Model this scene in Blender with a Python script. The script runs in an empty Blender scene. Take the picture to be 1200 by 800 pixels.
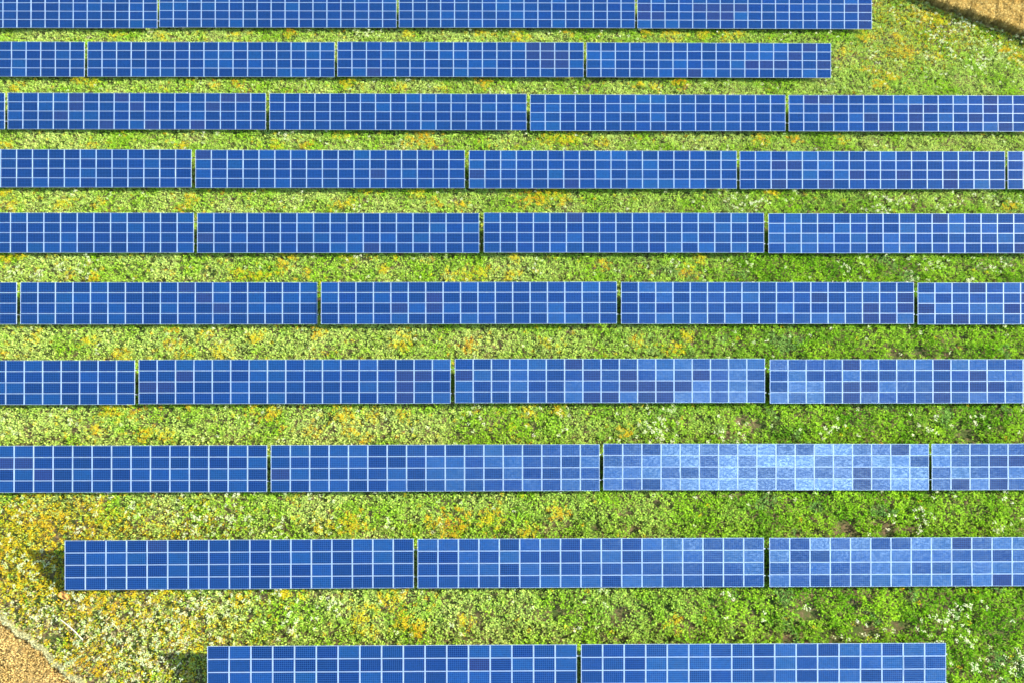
import bpy, math, random
import numpy as np
from mathutils import Matrix, Vector

scene = bpy.context.scene
C = scene.collection

# ------------------------------------------------------------------ camera
CAM_R = np.array([[0.9999659910042844, 0.000922071595295531, -0.008195524314684503],
                  [-0.004231593223483929, 0.9103155320914658, -0.41389337473777305],
                  [0.00707887375296386, 0.4139139787649178, 0.9102884750063492]])
CAM_H = 60.3139
cam_d = bpy.data.cameras.new('camera')
cam = bpy.data.objects.new('camera', cam_d)
C.objects.link(cam)
cam_d.sensor_width = 36.0
cam_d.lens = 24.0
cam_d.clip_start = 0.5
cam_d.clip_end = 5000.0
M4 = Matrix([list(r) + [0.0] for r in CAM_R] + [[0, 0, 0, 1]])
M4.translation = Vector((0.0, 0.0, CAM_H))
cam.matrix_world = M4
scene.camera = cam

# ------------------------------------------------------------------ sun and sky
SUN_EL, SUN_AZ = math.radians(24.5), math.radians(84.0)      # azimuth clockwise from +Y
sun_dir = Vector((math.sin(SUN_AZ) * math.cos(SUN_EL), math.cos(SUN_AZ) * math.cos(SUN_EL), math.sin(SUN_EL)))
sl = bpy.data.lights.new('sun', 'SUN')
sl.energy = 5.0
sl.angle = math.radians(0.55)
sl.color = (1.0, 0.93, 0.80)
so = bpy.data.objects.new('sun', sl)
C.objects.link(so)
so.rotation_euler = sun_dir.to_track_quat('Z', 'Y').to_euler()
so.location = (60, 0, 80)

world = bpy.data.worlds.new('World')
scene.world = world
world.use_nodes = True
wn, wl = world.node_tree.nodes, world.node_tree.links
bg = wn['Background']
sky = wn.new('ShaderNodeTexSky')
sky.sky_type = 'NISHITA'
sky.sun_disc = False
sky.sun_elevation = SUN_EL
sky.sun_rotation = SUN_AZ
bg.inputs['Strength'].default_value = 0.075
# unseen bright sky patch, added so the table glass mirrors a glint
GLINT_DIR = Vector((0.376, -0.525, 0.763)).normalized()
geo = wn.new('ShaderNodeTexCoord')
nrm = wn.new('ShaderNodeVectorMath'); nrm.operation = 'NORMALIZE'
wl.new(geo.outputs['Generated'], nrm.inputs[0])
def wm(op, a, b=None):
    n = wn.new('ShaderNodeMath'); n.operation = op
    for i, q in enumerate((a, b)):
        if q is None: continue
        if isinstance(q, (int, float)): n.inputs[i].default_value = q
        else: wl.new(q, n.inputs[i])
    return n.outputs[0]
def wdot(v):
    n = wn.new('ShaderNodeVectorMath'); n.operation = 'DOT_PRODUCT'
    wl.new(nrm.outputs[0], n.inputs[0]); n.inputs[1].default_value = v
    return n.outputs['Value']
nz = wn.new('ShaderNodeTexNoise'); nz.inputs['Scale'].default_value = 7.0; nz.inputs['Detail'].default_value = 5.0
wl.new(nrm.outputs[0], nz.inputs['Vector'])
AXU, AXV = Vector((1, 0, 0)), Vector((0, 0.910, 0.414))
cu = wm('SUBTRACT', wdot(AXU), GLINT_DIR.dot(AXU)); cv = wm('SUBTRACT', wdot(AXV), GLINT_DIR.dot(AXV))
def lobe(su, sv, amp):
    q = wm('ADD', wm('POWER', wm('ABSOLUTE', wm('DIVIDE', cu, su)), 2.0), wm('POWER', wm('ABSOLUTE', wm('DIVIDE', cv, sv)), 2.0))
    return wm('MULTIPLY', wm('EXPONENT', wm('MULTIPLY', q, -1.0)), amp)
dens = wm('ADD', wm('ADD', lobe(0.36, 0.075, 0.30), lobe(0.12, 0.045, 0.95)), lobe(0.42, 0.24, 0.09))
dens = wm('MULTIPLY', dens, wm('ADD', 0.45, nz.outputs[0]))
dens = wm('MULTIPLY', dens, wm('GREATER_THAN', wdot(GLINT_DIR), 0.0))
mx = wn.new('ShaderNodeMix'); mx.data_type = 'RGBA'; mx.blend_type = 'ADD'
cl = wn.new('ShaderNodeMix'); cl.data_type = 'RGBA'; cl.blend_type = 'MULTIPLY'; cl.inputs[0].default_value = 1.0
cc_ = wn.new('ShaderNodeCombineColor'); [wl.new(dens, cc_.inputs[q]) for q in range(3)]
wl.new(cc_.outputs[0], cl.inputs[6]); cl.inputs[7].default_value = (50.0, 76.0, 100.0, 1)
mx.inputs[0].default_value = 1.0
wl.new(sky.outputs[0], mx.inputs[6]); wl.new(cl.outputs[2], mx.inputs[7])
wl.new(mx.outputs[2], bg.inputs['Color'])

vs = scene.view_settings
vs.view_transform = 'Standard'
vs.look = 'None'
vs.gamma = 1.0
vs.use_curve_mapping = False
vs.exposure = 1.92
scene.cycles.filter_width = 1.65
scene.cycles.max_bounces = 6
scene.cycles.diffuse_bounces = 3
scene.cycles.transmission_bounces = 3
scene.cycles.sample_clamp_indirect = 8.0

# ------------------------------------------------------------------ helpers
def tag(o, label=None, cat=None, group=None, kind=None):
    if label: o['label'] = label
    if cat: o['category'] = cat
    if group: o['group'] = group
    if kind: o['kind'] = kind
    return o

def ground_at(px, py, z=0.0):
    d = CAM_R @ np.array([(px - 600) / 800.05, (400 - py) / 800.05, -1.0])
    t = (z - CAM_H) / d[2]
    return np.array([t * d[0], t * d[1]])

def mat(name, base=(0.5, 0.5, 0.5), rough=0.6, metal=0.0, spec=0.5):
    m = bpy.data.materials.new(name)
    m.use_nodes = True
    b = m.node_tree.nodes['Principled BSDF']
    b.inputs['Base Color'].default_value = (*base, 1)
    b.inputs['Roughness'].default_value = rough
    b.inputs['Metallic'].default_value = metal
    b.inputs['Specular IOR Level'].default_value = spec
    return m, m.node_tree.nodes, m.node_tree.links, b

class MB:
    """collects boxes, built as one mesh"""
    def __init__(s): s.v = []; s.f = []; s.mi = []
    def box(s, x0, x1, y0, y1, z0, z1, mi=0, M=None):
        n = len(s.v)
        for z in (z0, z1):
            for (x, y) in ((x0, y0), (x1, y0), (x1, y1), (x0, y1)):
                p = Vector((x, y, z))
                s.v.append(tuple(M @ p if M else p))
        for q in ((0, 3, 2, 1), (4, 5, 6, 7), (0, 1, 5, 4), (1, 2, 6, 5), (2, 3, 7, 6), (3, 0, 4, 7)):
            s.f.append(tuple(n + i for i in q)); s.mi.append(mi)
    def mesh(s, name, mats):
        me = bpy.data.meshes.new(name)
        me.from_pydata(s.v, [], s.f)
        for m in mats: me.materials.append(m)
        me.polygons.foreach_set('material_index', s.mi)
        me.update()
        return me

def link(name, me, parent=None):
    o = bpy.data.objects.new(name, me)
    C.objects.link(o)
    if parent: o.parent = parent
    return o

# ------------------------------------------------------------------ materials
m_frame, nt, lk, b = mat('anodised_aluminium', (0.34, 0.43, 0.56), 0.42, 0.25, 0.5)
m_back, *_ = mat('white_backsheet', (0.33, 0.42, 0.57), 0.4, 0.0, 0.4)
m_steel, nt, lk, b = mat('galvanised_steel', (0.42, 0.43, 0.44), 0.5, 0.7, 0.5)
tn = nt.new('ShaderNodeTexNoise'); tn.inputs['Scale'].default_value = 14
rp = nt.new('ShaderNodeValToRGB'); rp.color_ramp.elements[0].color = (0.32, 0.33, 0.34, 1); rp.color_ramp.elements[1].color = (0.52, 0.53, 0.55, 1)
lk.new(tn.outputs[0], rp.inputs[0]); lk.new(rp.outputs[0], b.inputs['Base Color'])

PX, PY = 1.68, 1.01          # module pitch along and up the table
MW, MH = 1.664, 0.996        # module size
NCOL, NROW = 17, 4

def glass_material():
    m, nt, lk, b = mat('polycrystalline_cells', (0.01, 0.05, 0.3), 0.3, 0.0, 0.8)
    tc = nt.new('ShaderNodeTexCoord')
    sep = nt.new('ShaderNodeSeparateXYZ')
    lk.new(tc.outputs['Object'], sep.inputs[0])
    def mth(op, a, b2=None, c=None):
        n = nt.new('ShaderNodeMath'); n.operation = op
        for i, q in enumerate((a, b2, c)):
            if q is None: continue
            if isinstance(q, (int, float)): n.inputs[i].default_value = q
            else: lk.new(q, n.inputs[i])
        return n.outputs[0]
    def line(co, pitch, half):
        u = mth('DIVIDE', co, pitch)
        fr = mth('FRACT', u)
        d = mth('ABSOLUTE', mth('SUBTRACT', fr, 0.5))
        return mth('GREATER_THAN', d, 0.5 - half / pitch)
    cw, ch = GW * 2 / 10, GH * 2 / 6
    vx = line(mth('ADD', sep.outputs[0], GW), cw, 0.010)
    vy = line(mth('ADD', sep.outputs[1], GH), ch, 0.010)
    bus = line(mth('ADD', sep.outputs[1], GH + ch / 4), ch / 2, 0.0020)
    grid = mth('MAXIMUM', vx, vy)
    # crystal grains: differ from module to module
    oi = nt.new('ShaderNodeObjectInfo')
    off = nt.new('ShaderNodeVectorMath'); off.operation = 'ADD'
    comb = nt.new('ShaderNodeCombineXYZ')
    lk.new(mth('MULTIPLY', oi.outputs['Random'], 97.0), comb.inputs[0]); lk.new(mth('MULTIPLY', oi.outputs['Random'], 31.0), comb.inputs[1])
    lk.new(tc.outputs['Object'], off.inputs[0]); lk.new(comb.outputs[0], off.inputs[1])
    vo = nt.new('ShaderNodeTexVoronoi'); vo.inputs['Scale'].default_value = 7.0
    mp = nt.new('ShaderNodeMapping'); mp.inputs['Rotation'].default_value = (0, 0, 0.6); mp.inputs['Scale'].default_value = (1.0, 1.9, 1)
    lk.new(off.outputs[0], mp.inputs[0]); lk.new(mp.outputs[0], vo.inputs['Vector'])
    gs = nt.new('ShaderNodeSeparateColor'); lk.new(vo.outputs['Color'], gs.inputs[0])
    grain = gs.outputs[0]
    # whole cells differ a little too
    fx = mth('FLOOR', mth('DIVIDE', mth('ADD', sep.outputs[0], GW), cw))
    fy = mth('FLOOR', mth('DIVIDE', mth('ADD', sep.outputs[1], GH), ch))
    cc = nt.new('ShaderNodeCombineXYZ'); lk.new(fx, cc.inputs[0]); lk.new(fy, cc.inputs[1]); lk.new(mth('MULTIPLY', oi.outputs['Random'], 57.0), cc.inputs[2])
    wnz = nt.new('ShaderNodeTexWhiteNoise'); lk.new(cc.outputs[0], wnz.inputs['Vector'])
    val = mth('ADD', mth('ADD', 0.74, mth('MULTIPLY', grain, 0.36)), mth('MULTIPLY', wnz.outputs['Value'], 0.18))
    sc = nt.new('ShaderNodeVectorMath'); sc.operation = 'SCALE'
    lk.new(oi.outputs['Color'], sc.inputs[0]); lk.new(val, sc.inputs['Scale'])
    m1 = nt.new('ShaderNodeMix'); m1.data_type = 'RGBA'
    lk.new(mth('MULTIPLY', bus, 0.6), m1.inputs[0]); lk.new(sc.outputs[0], m1.inputs[6]); m1.inputs[7].default_value = (0.03, 0.09, 0.26, 1)
    m2 = nt.new('ShaderNodeMix'); m2.data_type = 'RGBA'
    lk.new(mth('MULTIPLY', grid, 0.8), m2.inputs[0]); lk.new(m1.outputs[2], m2.inputs[6]); m2.inputs[7].default_value = (0.03, 0.11, 0.30, 1)
    lk.new(m2.outputs[2], b.inputs['Base Color'])
    # textured glass: the sheen is uneven from grain to grain; alpha of the object colour = how glossy this module is
    g3 = mth('POWER', gs.outputs[1], 2.5)
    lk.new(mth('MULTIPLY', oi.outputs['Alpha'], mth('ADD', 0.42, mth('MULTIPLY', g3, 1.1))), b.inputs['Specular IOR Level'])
    b.inputs['Roughness'].default_value = 0.19
    return m

BX, BY = 0.029, 0.020       # visible frame width
WX, WY = 0.016, 0.004       # white margin between frame and cells
GW, GH = MW / 2 - BX - WX, MH / 2 - BY - WY
m_glass = glass_material()

# one module, origin at its centre, z up = sunny side
mb = MB()
hx, hy = MW / 2, MH / 2
mb.box(-hx, hx, -hy, -hy + BY, -0.035, 0.0)
mb.box(-hx, hx, hy - BY, hy, -0.035, 0.0)
mb.box(-hx, -hx + BX, -hy + BY, hy - BY, -0.035, 0.0)
mb.box(hx - BX, hx, -hy + BY, hy - BY, -0.035, 0.0)
mb.box(-hx + BX, hx - BX, -hy + BY, hy - BY, -0.012, -0.006, 1)
me_module = mb.mesh('solar_panel', [m_frame, m_back])
mb = MB(); mb.box(-GW, GW, -GH, GH, -0.0055, -0.0025)
me_glass = mb.mesh('cell_glass', [m_glass])

def srgb(r, g, b):
    f = lambda c: (c / 255 / 12.92) if c / 255 <= 0.04045 else ((c / 255 + 0.055) / 1.055) ** 2.4
    return f(r), f(g), f(b)

TAU = 0.421905501            # tilt of the tables
LEN = NCOL * PX
SLOPE = NROW * PY
TABLES=[(0,0,-56.278,68.484,0.787,0.00005,0.00015),(0,1,-27.531,68.687,0.761,0.00049,0.00052),(0,2,1.328,68.686,0.825,0.00018,0.00051),(0,3,30.189,68.688,0.790,-0.00020,-0.00028),(1,0,-63.014,60.679,0.791,-0.00003,-0.00004),(1,1,-34.193,60.785,0.718,0.00079,0.00021),(1,2,-5.281,60.734,0.844,-0.00006,0.00003),(1,3,23.629,60.786,0.774,-0.00050,-0.00111),(2,0,-69.826,52.891,0.802,0.00001,0.00004),(2,1,-41.015,52.958,0.747,0.00049,-0.00069),(2,2,-12.017,52.859,0.832,-0.00018,-0.00033),(2,3,16.949,52.850,0.766,-0.00010,0.00021),(2,4,45.857,52.808,0.797,-0.00000,-0.00001),(3,0,-47.731,45.025,0.808,-0.00001,-0.00005),(3,1,-18.703,44.919,0.874,-0.00026,0.00021),(3,2,10.319,44.868,0.898,0.00015,-0.00043),(3,3,39.274,44.964,0.736,-0.00053,0.00080),(3,4,68.071,44.935,0.799,0.00001,0.00003),(4,0,-45.971,36.948,0.802,-0.00000,-0.00001),(4,1,-17.042,36.913,0.839,-0.00010,0.00023),(4,2,11.990,36.909,0.899,0.00020,-0.00044),(4,3,41.033,36.912,0.800,-0.00002,-0.00010),(5,0,-61.450,28.901,0.801,0.00000,0.00001),(5,1,-32.571,28.920,0.771,0.00029,-0.00030),(5,2,-3.587,28.839,0.967,0.00006,0.00138),(5,3,25.416,28.914,0.781,-0.00023,-0.00058),(5,4,54.314,28.833,0.808,-0.00003,0.00002),(6,0,-48.299,20.782,0.808,0.00003,0.00003),(6,1,-19.411,20.841,0.802,0.00013,0.00038),(6,2,9.542,20.834,0.902,0.00015,-0.00058),(6,3,38.580,20.781,0.808,-0.00003,-0.00012),(7,0,-35.090,12.772,0.804,0.00000,0.00004),(7,1,-6.171,12.767,0.871,-0.00005,0.00074),(7,2,22.737,12.818,0.734,-0.00070,-0.00286),(7,3,51.517,12.764,0.800,0.00000,0.00002),(8,0,-21.917,4.823,0.76,0.00095,0.00186),(8,1,6.956,4.827,0.83,0.00024,0.00008),(8,2,35.975,4.815,0.806,-0.00000,-0.00023),(9,0,-8.840,-3.157,0.793,0.00002,0.00019),(9,1,20.060,-3.155,0.588,-0.00116,-0.00052)]

# steelwork meshes in the table's tilted frame (x along, y up the slope, z out of the glass)
mb = MB(); mb.box(-LEN / 2 - 0.10, LEN / 2 + 0.13, -0.035, 0.035, -0.115, -0.040)
me_purlin = mb.mesh('purlin', [m_steel])
mb = MB(); mb.box(-0.04, 0.04, 0.18, SLOPE - 0.18, -0.215, -0.118)
me_rafter = mb.mesh('rafter', [m_steel])
mb = MB(); mb.box(-0.045, 0.045, -0.035, 0.035, -1.0, 0.0); 
mb.box(-0.075, 0.075, -0.055, -0.038, -0.16, -0.02)
me_post = mb.mesh('post', [m_steel])

rnd = random.Random(11)
VIOLET = [(755,9),(820,9),(836,9),(852,9),(868,9),(755,18),(771,18),(836,18),(852,18),(1014,9),(1014,19),(1014,28),
(625,55),(642,55),(625,65),(642,65),(659,65),(642,74),(659,74),(916,74),(965,74),(948,56),
(950,117),(970,117),(1159,117),(1159,126),(1177,148),(966,137),(1020,137),(1072,127),(1090,127),(1072,137),(1037,148),(1072,147),
(266,115),(250,126),(142,115),(160,126),(88,115),(90,125),(70,136),(125,147),(178,147),(230,147),(914,194),(931,194),(913,216),
(1061,206),(1004,206),(1119,206),(1119,217),(985,229),(1044,241),(1061,241),(985,241),(1137,241),(1194,241),(966,218),
(961,348),(1022,361),(1061,361),(1022,374),(1041,374),(1061,350),(1085,361),(1144,337),(1184,361),(1125,374),(509,347),(509,359),(217,337),(237,348),
(673,426),(694,439),(737,439),(737,452),(694,465),(716,465),(822,439),(759,452),(780,452),(801,452),
(996,426),(1101,426),(996,452),(1017,452),(1101,452),(1142,439),(1142,452),(1162,452),(1101,465),(996,465),(172,452),(195,452),(215,439),(474,439),(474,452),(495,439),(474,465),
(1054,526),(1010,553),(1010,567),(1169,540),(1192,540),(1169,567),(9,540),(53,553),(185,639)]
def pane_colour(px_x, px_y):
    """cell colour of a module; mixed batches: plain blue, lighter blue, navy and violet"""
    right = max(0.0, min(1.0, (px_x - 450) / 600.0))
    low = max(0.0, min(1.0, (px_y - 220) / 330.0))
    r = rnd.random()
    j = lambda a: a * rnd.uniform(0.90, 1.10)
    cy = 1.0 + 0.30 * max(0.0, min(1.0, (px_x - 300) / 600.0)) * (1 - 0.6 * low)          # sky reflection painted into the cells: greener blue towards the north-east
    lv = 0.72 + 0.16 * max(0.0, min(1.0, px_x / 700.0))                                      # darker towards the west
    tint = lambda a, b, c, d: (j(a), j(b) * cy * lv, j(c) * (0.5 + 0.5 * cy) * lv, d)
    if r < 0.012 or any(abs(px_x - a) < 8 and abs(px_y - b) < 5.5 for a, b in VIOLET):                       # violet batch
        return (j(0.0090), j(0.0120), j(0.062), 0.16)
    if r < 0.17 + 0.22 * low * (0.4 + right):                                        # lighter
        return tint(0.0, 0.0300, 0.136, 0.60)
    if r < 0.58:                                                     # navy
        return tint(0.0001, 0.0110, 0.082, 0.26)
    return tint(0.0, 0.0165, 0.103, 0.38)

ORD = ['', 'first', 'second', 'third', 'fourth', 'fifth', 'sixth', 'seventh', 'eighth', 'ninth']
ROWN = ['top', 'second', 'third', 'fourth', 'fifth', 'sixth', 'seventh', 'eighth', 'ninth', 'bottom']
def row_phrase(i):
    return 'the top row' if i == 0 else 'the bottom row' if i == 9 else 'the %s row from the top' % ROWN[i]
SPECIAL = {
    (8, 0): 'blue solar table with a dark shadow at its left end, near the white pole',
    (9, 0): 'left table of the bottom row, its left end shading the pale weeds',
    (9, 1): 'right table of the bottom row, its right end among green plants',
    (0, 3): 'rightmost table of the top row, ending near the tan crop field',
    (1, 3): 'rightmost table of the second row, its open end facing the flowery meadow corner',
    (7, 2): 'table with the palest shining panels, third from left in the eighth row from the top',
}
COUNT = {}
for t in TABLES: COUNT[t[0]] = COUNT.get(t[0], 0) + 1
def table_label(i, k):
    if (i, k) in SPECIAL: return SPECIAL[(i, k)]
    n = COUNT[i]
    if k == 0: return 'leftmost blue solar table of %s' % row_phrase(i)
    if k == n - 1: return 'rightmost blue solar table of %s' % row_phrase(i)
    return 'blue solar table, %s from the left in %s' % (ORD[k + 1], row_phrase(i))

F = 800.05
for (i, k, cx, cy, cz, roll, yaw) in TABLES:
    root = bpy.data.objects.new('solar_table', None)
    root.empty_display_size = 0.5
    C.objects.link(root)
    root.location = (cx, cy, 0.0)
    tag(root, table_label(i, k), 'solar table', 'solar tables standing in ten long rows')
    # frame of the tilted plane, relative to the root
    Mt = Matrix.Translation((0, 0, cz)) @ Matrix.Rotation(yaw, 4, 'Z') @ Matrix.Rotation(-roll, 4, 'Y') @ Matrix.Rotation(TAU, 4, 'X')
    for c in range(NCOL):
        for r in range(NROW):
            o = link('solar_panel', me_module, root)
            lx, ly = -LEN / 2 + (c + 0.5) * PX, (r + 0.5) * PY
            o.matrix_local = Mt @ Matrix.Translation((lx, ly, rnd.uniform(-0.001, 0.001))) @ Matrix.Rotation(rnd.gauss(0, 0.006), 4, 'X') @ Matrix.Rotation(rnd.gauss(0, 0.006), 4, 'Y')
            g = link('cell_glass', me_glass, o)
            w = Vector((cx, cy, 0)) + (Mt @ Vector((lx, ly, 0)))
            q = (np.array([w.x, w.y, w.z]) - np.array([0, 0, CAM_H])) @ CAM_R
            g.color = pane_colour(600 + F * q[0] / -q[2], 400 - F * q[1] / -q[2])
    for s in (0.225, 0.775):
        o = link('purlin', me_purlin, root); o.matrix_local = Mt @ Matrix.Translation((0, s * SLOPE, 0))
    for n in range(7):
        lx = -LEN / 2 + LEN * (n + 0.5) / 7
        o = link('rafter', me_rafter, root); o.matrix_local = Mt @ Matrix.Translation((lx, 0, 0))
        for s in (0.20, 0.80):
            p = Mt @ Vector((lx, s * SLOPE, -0.15))
            o = link('post', me_post, root)
            o.matrix_local = Matrix.Translation(p) @ Matrix.Diagonal((1, 1, p.z + 0.3, 1))

# ------------------------------------------------------------------ ground sheets
def noise_mat(name, cols, scales, bump=0.0):
    m, nt, lk, b = mat(name, cols[0], 0.95, 0, 0.1)
    tc = nt.new('ShaderNodeTexCoord')
    prev = None
    n1 = nt.new('ShaderNodeTexNoise'); n1.inputs['Scale'].default_value = scales[0]; n1.inputs['Detail'].default_value = 8; n1.inputs['Roughness'].default_value = 0.7
    lk.new(tc.outputs['Object'], n1.inputs['Vector'])
    r = nt.new('ShaderNodeValToRGB'); el = r.color_ramp.elements
    el[0].position = 0.33; el[0].color = (*cols[0], 1); el[1].position = 0.66; el[1].color = (*cols[-1], 1)
    for q, c in enumerate(cols[1:-1]):
        x = el.new(0.33 + 0.33 * (q + 1) / (len(cols) - 1)); x.color = (*c, 1)
    n2 = nt.new('ShaderNodeTexNoise'); n2.inputs['Scale'].default_value = scales[1]; n2.inputs['Detail'].default_value = 4
    lk.new(tc.outputs['Object'], n2.inputs['Vector'])
    mm = nt.new('ShaderNodeMath'); mm.operation = 'MULTIPLY_ADD'
    lk.new(n2.outputs[0], mm.inputs[0]); mm.inputs[1].default_value = 0.6
    sb = nt.new('ShaderNodeMath'); sb.operation = 'SUBTRACT'; lk.new(n1.outputs[0], sb.inputs[0]); sb.inputs[1].default_value = 0.3
    lk.new(sb.outputs[0], mm.inputs[2])
    lk.new(mm.outputs[0], r.inputs[0]); lk.new(r.outputs[0], b.inputs['Base Color'])
    if bump:
        bp = nt.new('ShaderNodeBump'); bp.inputs['Strength'].default_value = bump; bp.inputs['Distance'].default_value = 0.1
        lk.new(n1.outputs[0], bp.inputs['Height']); lk.new(bp.outputs[0], b.inputs['Normal'])
    return m
m_soil = noise_mat('soil_and_moss', [(0.030, 0.045, 0.012), (0.050, 0.075, 0.015), (0.085, 0.070, 0.030), (0.15, 0.10, 0.055)], (2.2, 0.35), 0.6)
m_straw = noise_mat('stubble_soil', [(0.16, 0.11, 0.035), (0.30, 0.21, 0.07), (0.38, 0.29, 0.11)], (3.0, 0.4), 0.6)

def sheet(name, pts, z, m):
    me = bpy.data.meshes.new(name)
    me.from_pydata([(x, y, z) for x, y in pts], [], [tuple(range(len(pts)))])
    me.materials.append(m)
    o = link(name, me)
    tag(o, kind='structure')
    return o
sheet('ground', [(-2500, -2500), (2500, -2500), (2500, 2500), (-2500, 2500)], 0.0, m_soil)

# the two crop fields: their borders run diagonally past the meadow
NE = [ground_at(1066, 0.5), ground_at(1200, 47)]                 # foot of the crop, upper right corner
SW = [ground_at(0, 716), ground_at(99, 800)]                   # lower left corner
def line_pt(a, b, x):
    return a[1] + (b[1] - a[1]) * (x - a[0]) / (b[0] - a[0])
ne_y = lambda x: line_pt(NE[0], NE[1], x) + 0.18 * np.sin(x * 1.7) + 0.12 * np.sin(x * 4.3 + 1)                      # field lies above this line
sw_y = lambda x: line_pt(SW[0], SW[1], x) + 0.12 * np.sin(x * 1.3) + 0.08 * np.sin(x * 3.9 + 1)                      # field lies below this line
def ext(a, b, t): return tuple(a + (b - a) * t)
a, b_ = NE
n_ = np.array([-(b_ - a)[1], (b_ - a)[0]]); n_ = n_ / np.linalg.norm(n_); n_ = n_ if n_[1] > 0 else -n_
sheet('crop_field', [ext(a, b_, -8), ext(a, b_, 12), tuple(np.array(ext(a, b_, 12)) + n_ * 400), tuple(np.array(ext(a, b_, -8)) + n_ * 400)], 0.004, m_straw)
a2, b2 = SW
m_ = np.array([-(b2 - a2)[1], (b2 - a2)[0]]); m_ = m_ / np.linalg.norm(m_); m_ = m_ if m_[1] < 0 else -m_
sheet('crop_field', [ext(a2, b2, -20), tuple(np.array(ext(a2, b2, -20)) + m_ * 400), tuple(np.array(ext(a2, b2, 20)) + m_ * 400), ext(a2, b2, 20)], 0.004, m_straw)

# ------------------------------------------------------------------ vegetation
rng = np.random.default_rng(5)
def vnoise(x, y, s, seed):
    """smooth value noise in 0..1, feature size s metres"""
    g = np.random.default_rng(seed).random((256, 256))
    u, v = x / s + 1000.3, y / s + 1000.7
    iu, iv = np.floor(u).astype(int), np.floor(v).astype(int)
    fu, fv = u - iu, v - iv
    fu, fv = fu * fu * (3 - 2 * fu), fv * fv * (3 - 2 * fv)
    A = g[iu % 256, iv % 256]; B = g[(iu + 1) % 256, iv % 256]; Cc = g[iu % 256, (iv + 1) % 256]; D = g[(iu + 1) % 256, (iv + 1) % 256]
    return (A * (1 - fu) + B * fu) * (1 - fv) + (Cc * (1 - fu) + D * fu) * fv
def fbm(x, y, s, seed, n=3):
    t = 0; a = 0.5; w = 0
    for q in range(n):
        t = t + a * vnoise(x, y, s / 2 ** q, seed + q); w += a; a *= 0.55
    return t / w

def in_view(x, y, m):
    """the strip of land the photograph can see, widened by m metres"""
    hw = 41.5 + (y + 2.2) * 0.315
    return (y > -2.6 - m * 0.4) & (y < 75.5 + m) & (np.abs(x - 0.5) < hw + m)

def pts(density, margin=3.0):
    n = int(density * 154 * 90)
    x = rng.uniform(-77, 77, n); y = rng.uniform(-7, 83, n)
    k = in_view(x, y, margin)
    return x[k], y[k]

def blob_field(x, y, blobs):
    v = np.zeros_like(x)
    for (px, py, r) in blobs:
        if blobs is BARE: r = r * 0.72
        c = ground_at(px, py, 0.3)
        k = (np.abs(x - c[0]) < 3 * r) & (np.abs(y - c[1]) < 3 * r)
        if k.any():
            d2 = ((x[k] - c[0]) ** 2 / 1.5 + (y[k] - c[1]) ** 2) / r ** 2
            v[k] = np.maximum(v[k], np.exp(-d2))
    return v

YEL = [(138,40),(190,43),(275,42),(340,40),(480,40),(565,41),(606,45,1.0),(668,39),(755,40),(790,41,1.2),(825,42),(865,42),(850,44),(987,61,.7),(18,103),(95,95),(110,96),(252,101),(282,98),(408,99,.9),(470,104),(520,104),(567,98,.9),(750,99),(765,104),(797,99,.9),
(10,171),(108,172),(212,172),(325,172),(360,171),(400,161),(480,168),(495,164,1.3),(640,165),(665,163,1.2),(705,170),(890,163,.9),(930,163),(985,165),(4,226,.8),(18,239,.9),(75,240),(115,240),(218,245),(226,234,.8),(395,243,.8),(408,241),(492,226,.8),(512,238),(540,241),(625,232,1.5),(645,226,1.2),(660,236),(905,228),(1185,245,.8),
(10,303,1.2),(80,325,.7),(110,325),(275,322,.6),(290,323),(308,323),(330,317,.8),(335,305),(358,322),(410,306,.7),(450,317,.6),(525,322),(550,321,.9),(563,320,.9),(598,322,.8),(605,302,.8),(708,310),(805,320,.8),(820,302,.8),
(3,410),(40,396),(105,402),(145,416),(205,402,.8),(218,413,.7),(260,411,.9),(240,392),(205,387),(300,395),(375,390),(475,392),(468,406,.9),(547,406,.8),(642,403),(750,401),(790,409,.9),(805,394),(128,484,.8),(150,484,.8),(160,485),(115,504),(170,508,.8),(195,510,.7),(295,479),(365,502,.8),(400,488,1),(398,482),(413,500,.9),(425,510,.8),(435,486,.8),(472,487,.6),(620,483),(655,481,.6),(735,505),(320,484),
(45,590,1.0),(110,592,1.0),(382,617,.8),(412,615,1),(418,606),(510,610,1),(530,616,1.1),(540,603),(575,608,.9),(615,622,.7),(655,600),(20,600,1.3),(10,640,1.5),(45,615,1.2),(75,605,1.),(30,665,1.),(10,690,1.2),(110,700,1.4),(150,699,1.2),(190,697),(60,697),(95,765,1.2),(135,715,1.2),(170,725),(215,742,1.2),(235,760),(120,775,.9),(350,700,.6),(340,693,.8),(455,700,.9),(465,695),(430,722,1),(435,735,.8),(475,727),(280,703,.8),(490,735,.7),(790,730,.6),(545,728,.6),
(1058,62,1.2),(1065,65),(1050,45),(1098,66,.6),(1085,20,1.2),(1070,10),(1100,25),(1015,45,.8),(1030,100,.9),(1020,85,1.0),(1045,90),(1190,70,1.0),(1180,60)]
YEL = [(q[0], q[1], q[2] if len(q) > 2 else 0.7) for q in YEL]
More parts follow.
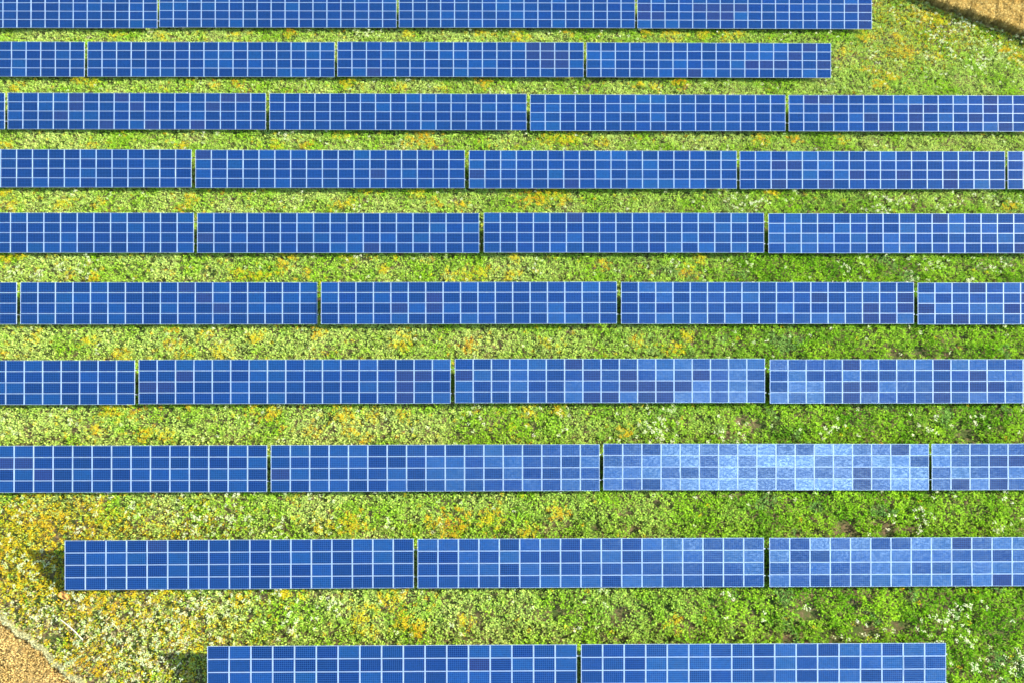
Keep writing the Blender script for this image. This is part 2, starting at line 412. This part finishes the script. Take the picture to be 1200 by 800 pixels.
WHT = [(1042,15),(1048,22),(1115,27,.9),(1122,38,.6),(1133,34,.8),(1147,55,1.0),(1110,58,.8),(1117,66,.6),(1140,60),(1160,60,1.2),(1172,52),(1146,76,1.0),(1150,70,.8),(1185,58,1),(1195,75),(1080,82),(1093,42,.9),(1100,48),(1078,20),(1090,70),(1025,62,.6),(1018,70),(1170,66,1),
(1038,236,.8),(1060,236),(1115,238,.7),(1152,232,.9),(1165,240,.8),(1186,237),(1030,247,.9),(1100,247),(863,239,.9),(880,238,1),(871,241),(860,228),(1028,233),(925,235),(995,315,1.1),(1008,309,.7),(985,312),(1085,313,1),(1070,325,.8),(1160,315,.8),(1055,309,.7),(1135,330),(1175,310),(790,312),(875,313,.7),(830,317),(630,317),
(785,484,.9),(770,507,.8),(760,480,.7),(757,505,.6),(847,510,.7),(870,510,.6),(655,486,.5),(1125,712,.9),(1100,730,.9),(1092,737,.9),(1105,735,.8),(1092,748,.8),(1130,752,.9),(1140,775,.8),(1005,740,.7),(1080,738,.7),(1180,788,.8),(1190,770,.7),(705,698,.7),(854,699,.5),(1040,610),(1085,605,.6),(1085,505),(1145,490),(985,500,.6),(970,507),(1170,620),(1180,585),
(15,322,.7),(45,321,.6),(65,318,.8),(95,320,.8),(100,323,.6),(110,305,.7),(2,490,.7),(12,505),(90,497,.6),(268,585,1.0),(272,592,.7),(245,606,1.1),(275,610,1),(155,603,.7),(232,622,.8),(262,624,.6),(290,608,.8),(430,42,.9),(418,40),
(40,652,.8),(15,653,.6),(37,672,.9),(48,680,.8),(22,668),(60,660),(12,590),(30,603),(105,605,.7),(130,580),(15,622),
(100,640 - 30,.8),(60,718,.8),(45,722,.7),(95,715,1.2),(108,745,1),(85,755),(85,770,.8),(125,760,1.2),(140,750,1),(155,745,1),(175,735,1.1),(200,720,1.2),(225,712,1.2),(250,720,1),(265,712,1),(240,705,1),(215,755,1),(195,760,1),(180,780,1),(170,770,1.2),(190,745,1),(160,790,1),(135,785,1),(120,735,1),(285,730,.7),(265,750,.7),(180,715,1),(325,695,.7),(395,705,.7),(340,720,.6),(345,735,.7),(310,705,.7),(303,708,.7),(315,722,.6),
(325,617,.6),(378,622,.7),(456,617,.4),(305,625,.6),(455,535-40,.4),(555,484,.6),(560,490,.6),(505,622,.4)]
WHT = [(q[0], q[1], q[2] if len(q) > 2 else 0.6) for q in WHT]
BARE = [(887,497,.9),(870,493,.6),(1135,508,1.0),(1050,413,.8),(1112,414,1.0),(1080,412,.8),(993,619,1.0),(1042,621,.8),(1065,620,.6),(950,718,.9),(1012,737,1.0),(1055,733,1.0),(975,748,.9),(925,750,.7),(652,716,.7),(728,717,.8),(700,617,.6),(745,619,.6),(885,715,.5),(585,715,.4),(1000,705,.5)]

def spread(px, py):
    c = ground_at(px, py)
    return c

class Leaves:
    """kite-shaped leaves collected as arrays, built as one mesh with a colour per leaf"""
    def __init__(s): s.V = []; s.Cc = []
    def add(s, bx, by, bz, az, el, L, W, col, droop=0.25):
        n = len(bx)
        dx, dy, dz = np.cos(az) * np.cos(el), np.sin(az) * np.cos(el), np.sin(el)
        sx, sy = -np.sin(az), np.cos(az)
        b = np.stack([bx, by, bz], 1)
        d = np.stack([dx, dy, dz], 1)
        sd = np.stack([sx, sy, np.zeros(n)], 1)
        mid = b + d * (L * 0.5)[:, None]
        up = np.zeros((n, 3)); up[:, 2] = L * 0.08
        tip = b + d * L[:, None]; tip[:, 2] -= L * droop
        v = np.stack([b, mid + sd * (W / 2)[:, None] + up, tip, mid - sd * (W / 2)[:, None] + up], 1)
        s.V.append(v.reshape(-1, 3)); s.Cc.append(np.repeat(col, 4, axis=0))
    def build(s, name, m):
        v = np.concatenate(s.V).astype(np.float32); c = np.concatenate(s.Cc).astype(np.float32)
        n = len(v); nf = n // 4
        me = bpy.data.meshes.new(name)
        me.vertices.add(n); me.loops.add(n); me.polygons.add(nf)
        me.vertices.foreach_set('co', v.ravel())
        me.loops.foreach_set('vertex_index', np.arange(n, dtype=np.int32))
        me.polygons.foreach_set('loop_start', np.arange(0, n, 4, dtype=np.int32))
        me.update(calc_edges=True)
        ca = me.color_attributes.new('plant_colour', 'FLOAT_COLOR', 'POINT')
        ca.data.foreach_set('color', np.concatenate([np.clip(c, 0, 1), np.ones((n, 1), np.float32)], 1).ravel().astype(np.float32))
        me.materials.append(m)
        return link(name, me)

def leaf_material(name, trans=0.35):
    m = bpy.data.materials.new(name); m.use_nodes = True
    nt, lk = m.node_tree.nodes, m.node_tree.links
    nt.clear()
    out = nt.new('ShaderNodeOutputMaterial')
    at = nt.new('ShaderNodeAttribute'); at.attribute_name = 'plant_colour'
    d = nt.new('ShaderNodeBsdfDiffuse'); t = nt.new('ShaderNodeBsdfTranslucent')
    mix = nt.new('ShaderNodeMixShader'); mix.inputs[0].default_value = trans
    lk.new(at.outputs['Color'], d.inputs[0]); lk.new(at.outputs['Color'], t.inputs[0])
    lk.new(d.outputs[0], mix.inputs[1]); lk.new(t.outputs[0], mix.inputs[2]); lk.new(mix.outputs[0], out.inputs[0])
    return m
m_leaf = leaf_material('leaf', 0.38)
m_petal = leaf_material('petal', 0.25)
m_crop = leaf_material('ripe_crop', 0.2)

def mixc(a, b, t): return a[None, :] * (1 - t[:, None]) + b[None, :] * t[:, None]
A3 = lambda *v: np.array(v)
GREEN, LUSH, BLUEG, PALE, OLIVE, OCHRE, STRAW = A3(.27, .51, .025), A3(.10, .285, .010), A3(.14, .30, .06), A3(.50, .64, .16), A3(.42, .42, .02), A3(.58, .40, .02), A3(.46, .38, .17)

def to_px(x, y, z=0.3):
    q = (np.stack([x, y, np.full_like(x, z)], 1) - np.array([0, 0, CAM_H])) @ CAM_R
    return 600 + F * q[:, 0] / -q[:, 2], 400 - F * q[:, 1] / -q[:, 2]

def meadow(x, y):
    """meadow only: inside neither crop field"""
    return (y < ne_y(x) - 0.1) & (y > sw_y(x) + 0.2 - 0.9 * vnoise(x, y, 0.7, 777) ** 2)

# 1. leafy ground cover
x, y = pts(27.0)
k = meadow(x, y); x, y = x[k], y[k]
px, py = to_px(x, y)
right = np.clip((px - 520) / 420, 0, 1) * np.clip((py - 120) / 200, 0.15, 1)      # lusher towards the lower right
right = np.clip(right + 0.25 * (fbm(x, y, 9, 31) - 0.5) * 2, 0, 1)
dry = np.clip((330 - px) / 260, 0, 1) * np.clip((py - 555) / 60, 0, 1)            # dry corner lower left
dry = np.maximum(dry, np.clip((px - 960) / 140, 0, 1) * np.clip((90 - py) / 60, 0, 1) * 0.6)
dry = np.clip(dry + 0.5 * (fbm(x, y, 6, 41) - 0.5) * 2 * (dry > 0.02), 0, 1)
bare = blob_field(x, y, BARE)
dens = 0.55 - 0.22 * dry + 0.6 * fbm(x, y, 1.4, 51) - 1.0 * bare - 0.25 * right * (fbm(x, y, 0.9, 57) > 0.62)
k = rng.random(len(x)) < dens
x, y, px, py, right, dry, bare = [q[k] for q in (x, y, px, py, right, dry, bare)]
n = len(x)
hump = fbm(x, y, 1.1, 61)                                                       # clumps
hump2 = fbm(x, y, 0.45, 67, 2)
hgt = (0.16 + (0.34 + 0.30 * right) * hump ** 1.4) * (0.8 + 0.4 * hump2) * (1 - 0.6 * bare)
hue = fbm(x, y, 2.6, 71)
base = mixc(PALE, GREEN, np.clip((hue - 0.33) * 2.6 + (rng.random(n) - .5) * .8, 0, 1))
lush = mixc(GREEN, LUSH, np.clip((fbm(x, y, 1.6, 75) - 0.3) * 2.2, 0, 1))
lush = lush * (1 - (fbm(x, y, 1.8, 79) > 0.72)[:, None]) + BLUEG[None] * (fbm(x, y, 1.8, 79) > 0.72)[:, None]
base = base * (1 - right[:, None]) + lush * right[:, None]
dc = mixc(OLIVE, OCHRE, np.clip(fbm(x, y, 1.2, 81) * 1.5 - .3 + (rng.random(n) - .5) * .7, 0, 1))
stw = np.clip((320 - px) / 120, 0, 1) * np.clip((py - 685) / 25, 0, 1)            # dry straw round the left ends of the last rows
ks = rng.random(n) < 0.45 * stw
dc = np.where(ks[:, None], A3(.50, .43, .22)[None], dc)
kd = rng.random(n) < np.maximum(dry * 0.85, stw * 0.7)
base = np.where(kd[:, None], dc, base)
NL = 6
LV = Leaves()
for q in range(NL):
    az = rng.uniform(0, 2 * np.pi, n)
    L = (0.11 + 0.11 * rng.random(n)) * (1 + 0.12 * right)
    W = L * (0.34 + 0.25 * rng.random(n)) * (1 + 0.15 * right)
    el = rng.uniform(0.05, 1.15, n)
    f = rng.uniform(0.25, 1.0, n)
    r = rng.uniform(0, 0.13, n)
    jit = (0.80 + 0.42 * rng.random(n))[:, None] * np.stack([0.9 + .25 * rng.random(n), np.ones(n), np.ones(n)], 1)
    LV.add(x + r * np.cos(az), y + r * np.sin(az), hgt * f, az, el, L, W, base * jit)
# tall grass blades
x2, y2 = pts(14.0)
k = meadow(x2, y2) & (rng.random(len(x2)) < 0.35 + 0.9 * fbm(x2, y2, 2.2, 91) - blob_field(x2, y2, BARE)); x2, y2 = x2[k], y2[k]
n2 = len(x2)
h2 = 0.15 + 0.30 * fbm(x2, y2, 1.1, 61)
c2 = mixc(A3(.32, .48, .06), A3(.50, .54, .16), rng.random(n2) ** 1.6)
for q in range(3):
    az = rng.uniform(0, 2 * np.pi, n2)
    LV.add(x2, y2, h2 * 0.5, az, rng.uniform(0.9, 1.45, n2), 0.20 + 0.24 * rng.random(n2), np.full(n2, 0.03), c2 * (0.9 + .25 * rng.random(n2))[:, None], 0.12)
tag(LV.build('meadow_grass', m_leaf), 'dense green meadow grass and weeds covering the ground between the solar tables', 'grass', kind='stuff')

# 2. yellow and orange flowering weeds
def flowers(fx, fy, hz, cols, name, label, cat, size, count, rad, el_hi=0.5):
    n = len(fx)
    LF = Leaves()
    t = np.clip(1.5 * fbm(fx, fy, 3.0, 171, 2) - 0.35 + 0.5 * (rng.random(n) - 0.5), 0, 1)      # drifts of one kind
    c = mixc(cols[0], cols[1], t)
    for q in range(count):
        az = rng.uniform(0, 2 * np.pi, n); rr = rad * np.sqrt(rng.random(n))
        L = size * (0.6 + 0.8 * rng.random(n))
        LF.add(fx + rr * np.cos(az), fy + rr * np.sin(az), hz * (0.85 + .3 * rng.random(n)), rng.uniform(0, 2 * np.pi, n), rng.uniform(-0.1, el_hi, n), L, L * 0.8, c * (0.8 + .35 * rng.random(n))[:, None], 0.1)
    tag(LF.build(name, m_petal), label, cat, kind='stuff')
x3, y3 = pts(15.0)
k = meadow(x3, y3); x3, y3 = x3[k], y3[k]
p3x, p3y = to_px(x3, y3)
yf = blob_field(x3, y3, YEL)
left = np.clip((900 - p3x) / 500, 0.1, 1)
pr = 1.5 * np.clip(yf - 0.15, 0, 1) * (0.25 + fbm(x3, y3, 0.5, 111, 2)) + 0.09 * left * (fbm(x3, y3, 1.5, 101) > 0.62) + 0.01 * left
pr *= 1 - 0.35 * (p3x < 330) * (p3y > 575)
pr += 0.04 * np.clip((330 - p3x) / 200, 0, 1) * np.clip((p3y - 560) / 60, 0, 1)
k = rng.random(len(x3)) < pr
x3, y3 = x3[k], y3[k]
flowers(x3, y3, 0.28 + 0.34 * fbm(x3, y3, 1.1, 61), (A3(.58, .50, .02), A3(.58, .31, .015)), 'yellow_wildflowers',
        'patches of yellow and orange wildflowers scattered through the meadow', 'wildflowers', 0.075, 11, 0.19)

# 3. white umbels and pale seed heads
x4, y4 = pts(9.0)
k = meadow(x4, y4); x4, y4 = x4[k], y4[k]
p4x, p4y = to_px(x4, y4)
wf = blob_field(x4, y4, WHT)
drw = np.clip((300 - p4x) / 200, 0, 1) * np.clip((p4y - 640) / 60, 0, 1)
rtw = np.clip((p4x - 1000) / 100, 0, 1) * np.clip((110 - p4y) / 60, 0, 1)
pr = 0.62 * wf * (0.2 + fbm(x4, y4, 0.5, 121, 2)) + 0.008 + 0.07 * drw + 0.05 * rtw + 0.05 * (fbm(x4, y4, 1.2, 131) > 0.63)
k = rng.random(len(x4)) < pr
x4, y4 = x4[k], y4[k]
flowers(x4, y4, 0.42 + 0.3 * fbm(x4, y4, 1.1, 61), (A3(.62, .66, .42), A3(.44, .54, .22)), 'white_wildflowers',
        'heads of white umbel flowers standing above the green meadow plants', 'wildflowers', 0.09, 10, 0.15, 0.3)

# 4. ripe crop, standing on the two fields
def crop(x, y, hmax, name, label, hue):
    n = len(x)
    LC = Leaves()
    tone = mixc(hue, hue * A3(.80, .74, .62), np.clip(fbm(x, y, 1.3, 141) * 1.6 - .35 + (rng.random(n) - .5) * .6, 0, 1))
    h = hmax * (0.72 + 0.28 * fbm(x, y, 0.7, 151)) * (0.85 + .2 * rng.random(n))
    for q in range(3):
        az = rng.uniform(0, 2 * np.pi, n)
        LC.add(x, y, h * rng.uniform(.35, .95, n), az, rng.uniform(-0.2, 1.1, n), 0.14 + 0.12 * rng.random(n), 0.05 + .04 * rng.random(n), tone * (0.86 + .28 * rng.random(n))[:, None], 0.2)
    az = rng.uniform(0, 2 * np.pi, n)
    LC.add(x, y, np.zeros(n), az, np.full(n, 1.48), h, np.full(n, 0.05), tone * 0.8, 0.0)
    tag(LC.build(name, m_crop), label, 'crop', kind='stuff')
xs, ys = rng.uniform(40, 77, 170000), rng.uniform(58, 84, 170000)
# narrow tramlines cross the field
ta = (xs * 0.93 + ys * -0.36)
k = (ys > ne_y(xs) + 0.15 * rng.random(len(xs))) & (np.abs((ta + 0.2) % 2.9 - 1.45) > 0.08)
crop(xs[k], ys[k], 1.75, 'wheat_crop', 'tan ripe wheat standing along the upper right meadow edge', A3(.72, .54, .19))
xs, ys = rng.uniform(-54, -20, 130000), rng.uniform(-12, 10, 130000)
k = (ys < sw_y(xs) - 0.25 - 0.9 * rng.random(len(xs))) & (ys > sw_y(xs) - 14) & (rng.random(len(xs)) < 0.35 + 0.9 * fbm(xs, ys, 1.3, 161))
crop(xs[k], ys[k], 0.5, 'barley_crop', 'low tan crop stubble in the lower left field corner', A3(.56, .40, .15))
# dry pale grass ridge between the meadow and the lower left field
xs = rng.uniform(-52, -22, 4500); ys = sw_y(xs) - 0.12 + rng.normal(0, 0.07, len(xs))
RG = Leaves(); n = len(xs)
for q in range(3):
    RG.add(xs, ys, rng.uniform(0.1, 0.35, n), rng.uniform(0, 2 * np.pi, n), rng.uniform(0, 1.0, n), 0.14 + .12 * rng.random(n), np.full(n, 0.05), A3(.46, .44, .22)[None] * (0.7 + .5 * rng.random(n))[:, None])
tag(RG.build('dry_grass', m_crop), 'narrow pale strip of dry grass edging the lower left field', 'grass', kind='stuff')

# ------------------------------------------------------------------ small things lying in the meadow
def tube(name, path, rad, m, seg=10):
    vs_, fs = [], []
    P_ = [Vector(p) for p in path]
    for i, p in enumerate(P_):
        d = (P_[min(i + 1, len(P_) - 1)] - P_[max(i - 1, 0)]).normalized()
        u = d.cross(Vector((0, 0, 1))).normalized(); w = u.cross(d)
        for q in range(seg):
            a = 2 * math.pi * q / seg
            vs_.append(p + (u * math.cos(a) + w * math.sin(a)) * rad)
    for i in range(len(P_) - 1):
        for q in range(seg):
            fs.append((i * seg + q, i * seg + (q + 1) % seg, (i + 1) * seg + (q + 1) % seg, (i + 1) * seg + q))
    fs.append(tuple(range(seg))[::-1]); fs.append(tuple((len(P_) - 1) * seg + q for q in range(seg)))
    me = bpy.data.meshes.new(name); me.from_pydata([tuple(v) for v in vs_], [], fs); me.materials.append(m)
    return link(name, me)
m_white, *_ = mat('weathered_white_paint', (0.42, 0.39, 0.33), 0.6)
A, B = ground_at(70.5, 725.5, 0.55), ground_at(96, 749.5, 0.55)
path = []
for q in range(13):
    t = q / 12
    p = A + (B - A) * t
    nn = np.array([-(B - A)[1], (B - A)[0]]) / np.linalg.norm(B - A)
    p = p + nn * 0.10 * math.sin(math.pi * t)
    path.append((p[0], p[1], 0.50 + 0.10 * math.sin(t * 4)))
pole = tube('pole', path, 0.04, m_white)
tag(pole, 'thin white pole lying slightly bent on the meadow near the lower left corner', 'pole')
m_orange, *_ = mat('orange_cloth', (0.36, 0.17, 0.035), 0.9)
c0 = ground_at(75, 697.5, 0.45)
d0 = ground_at(79.5, 700.5, 0.45) - ground_at(69.5, 694, 0.45); Lc = np.linalg.norm(d0); d0 = d0 / Lc; e0 = np.array([-d0[1], d0[0]])
vv, ff = [], []
nu, nv = 12, 6
for a_ in range(nu + 1):
    for b3 in range(nv + 1):
        u, v = a_ / nu - .5, b3 / nv - .5
        w = 0.46 * (1 - 1.3 * u * u - 0.25 * u)
        p = c0 + d0 * u * Lc + e0 * v * w
        vv.append((p[0], p[1], 0.47 + 0.05 * math.sin(7 * u + 5 * v) + 0.03 * math.cos(11 * v)))
for a_ in range(nu):
    for b3 in range(nv):
        s_ = a_ * (nv + 1) + b3
        ff.append((s_, s_ + nv + 1, s_ + nv + 2, s_ + 1))
me = bpy.data.meshes.new('cloth_scrap'); me.from_pydata(vv, [], ff); me.materials.append(m_orange)
sc_ = link('cloth_scrap', me)
sm = sc_.modifiers.new('thick', 'SOLIDIFY'); sm.thickness = 0.02
tag(sc_, 'small orange scrap lying by the lower left corner of a solar table', 'scrap')
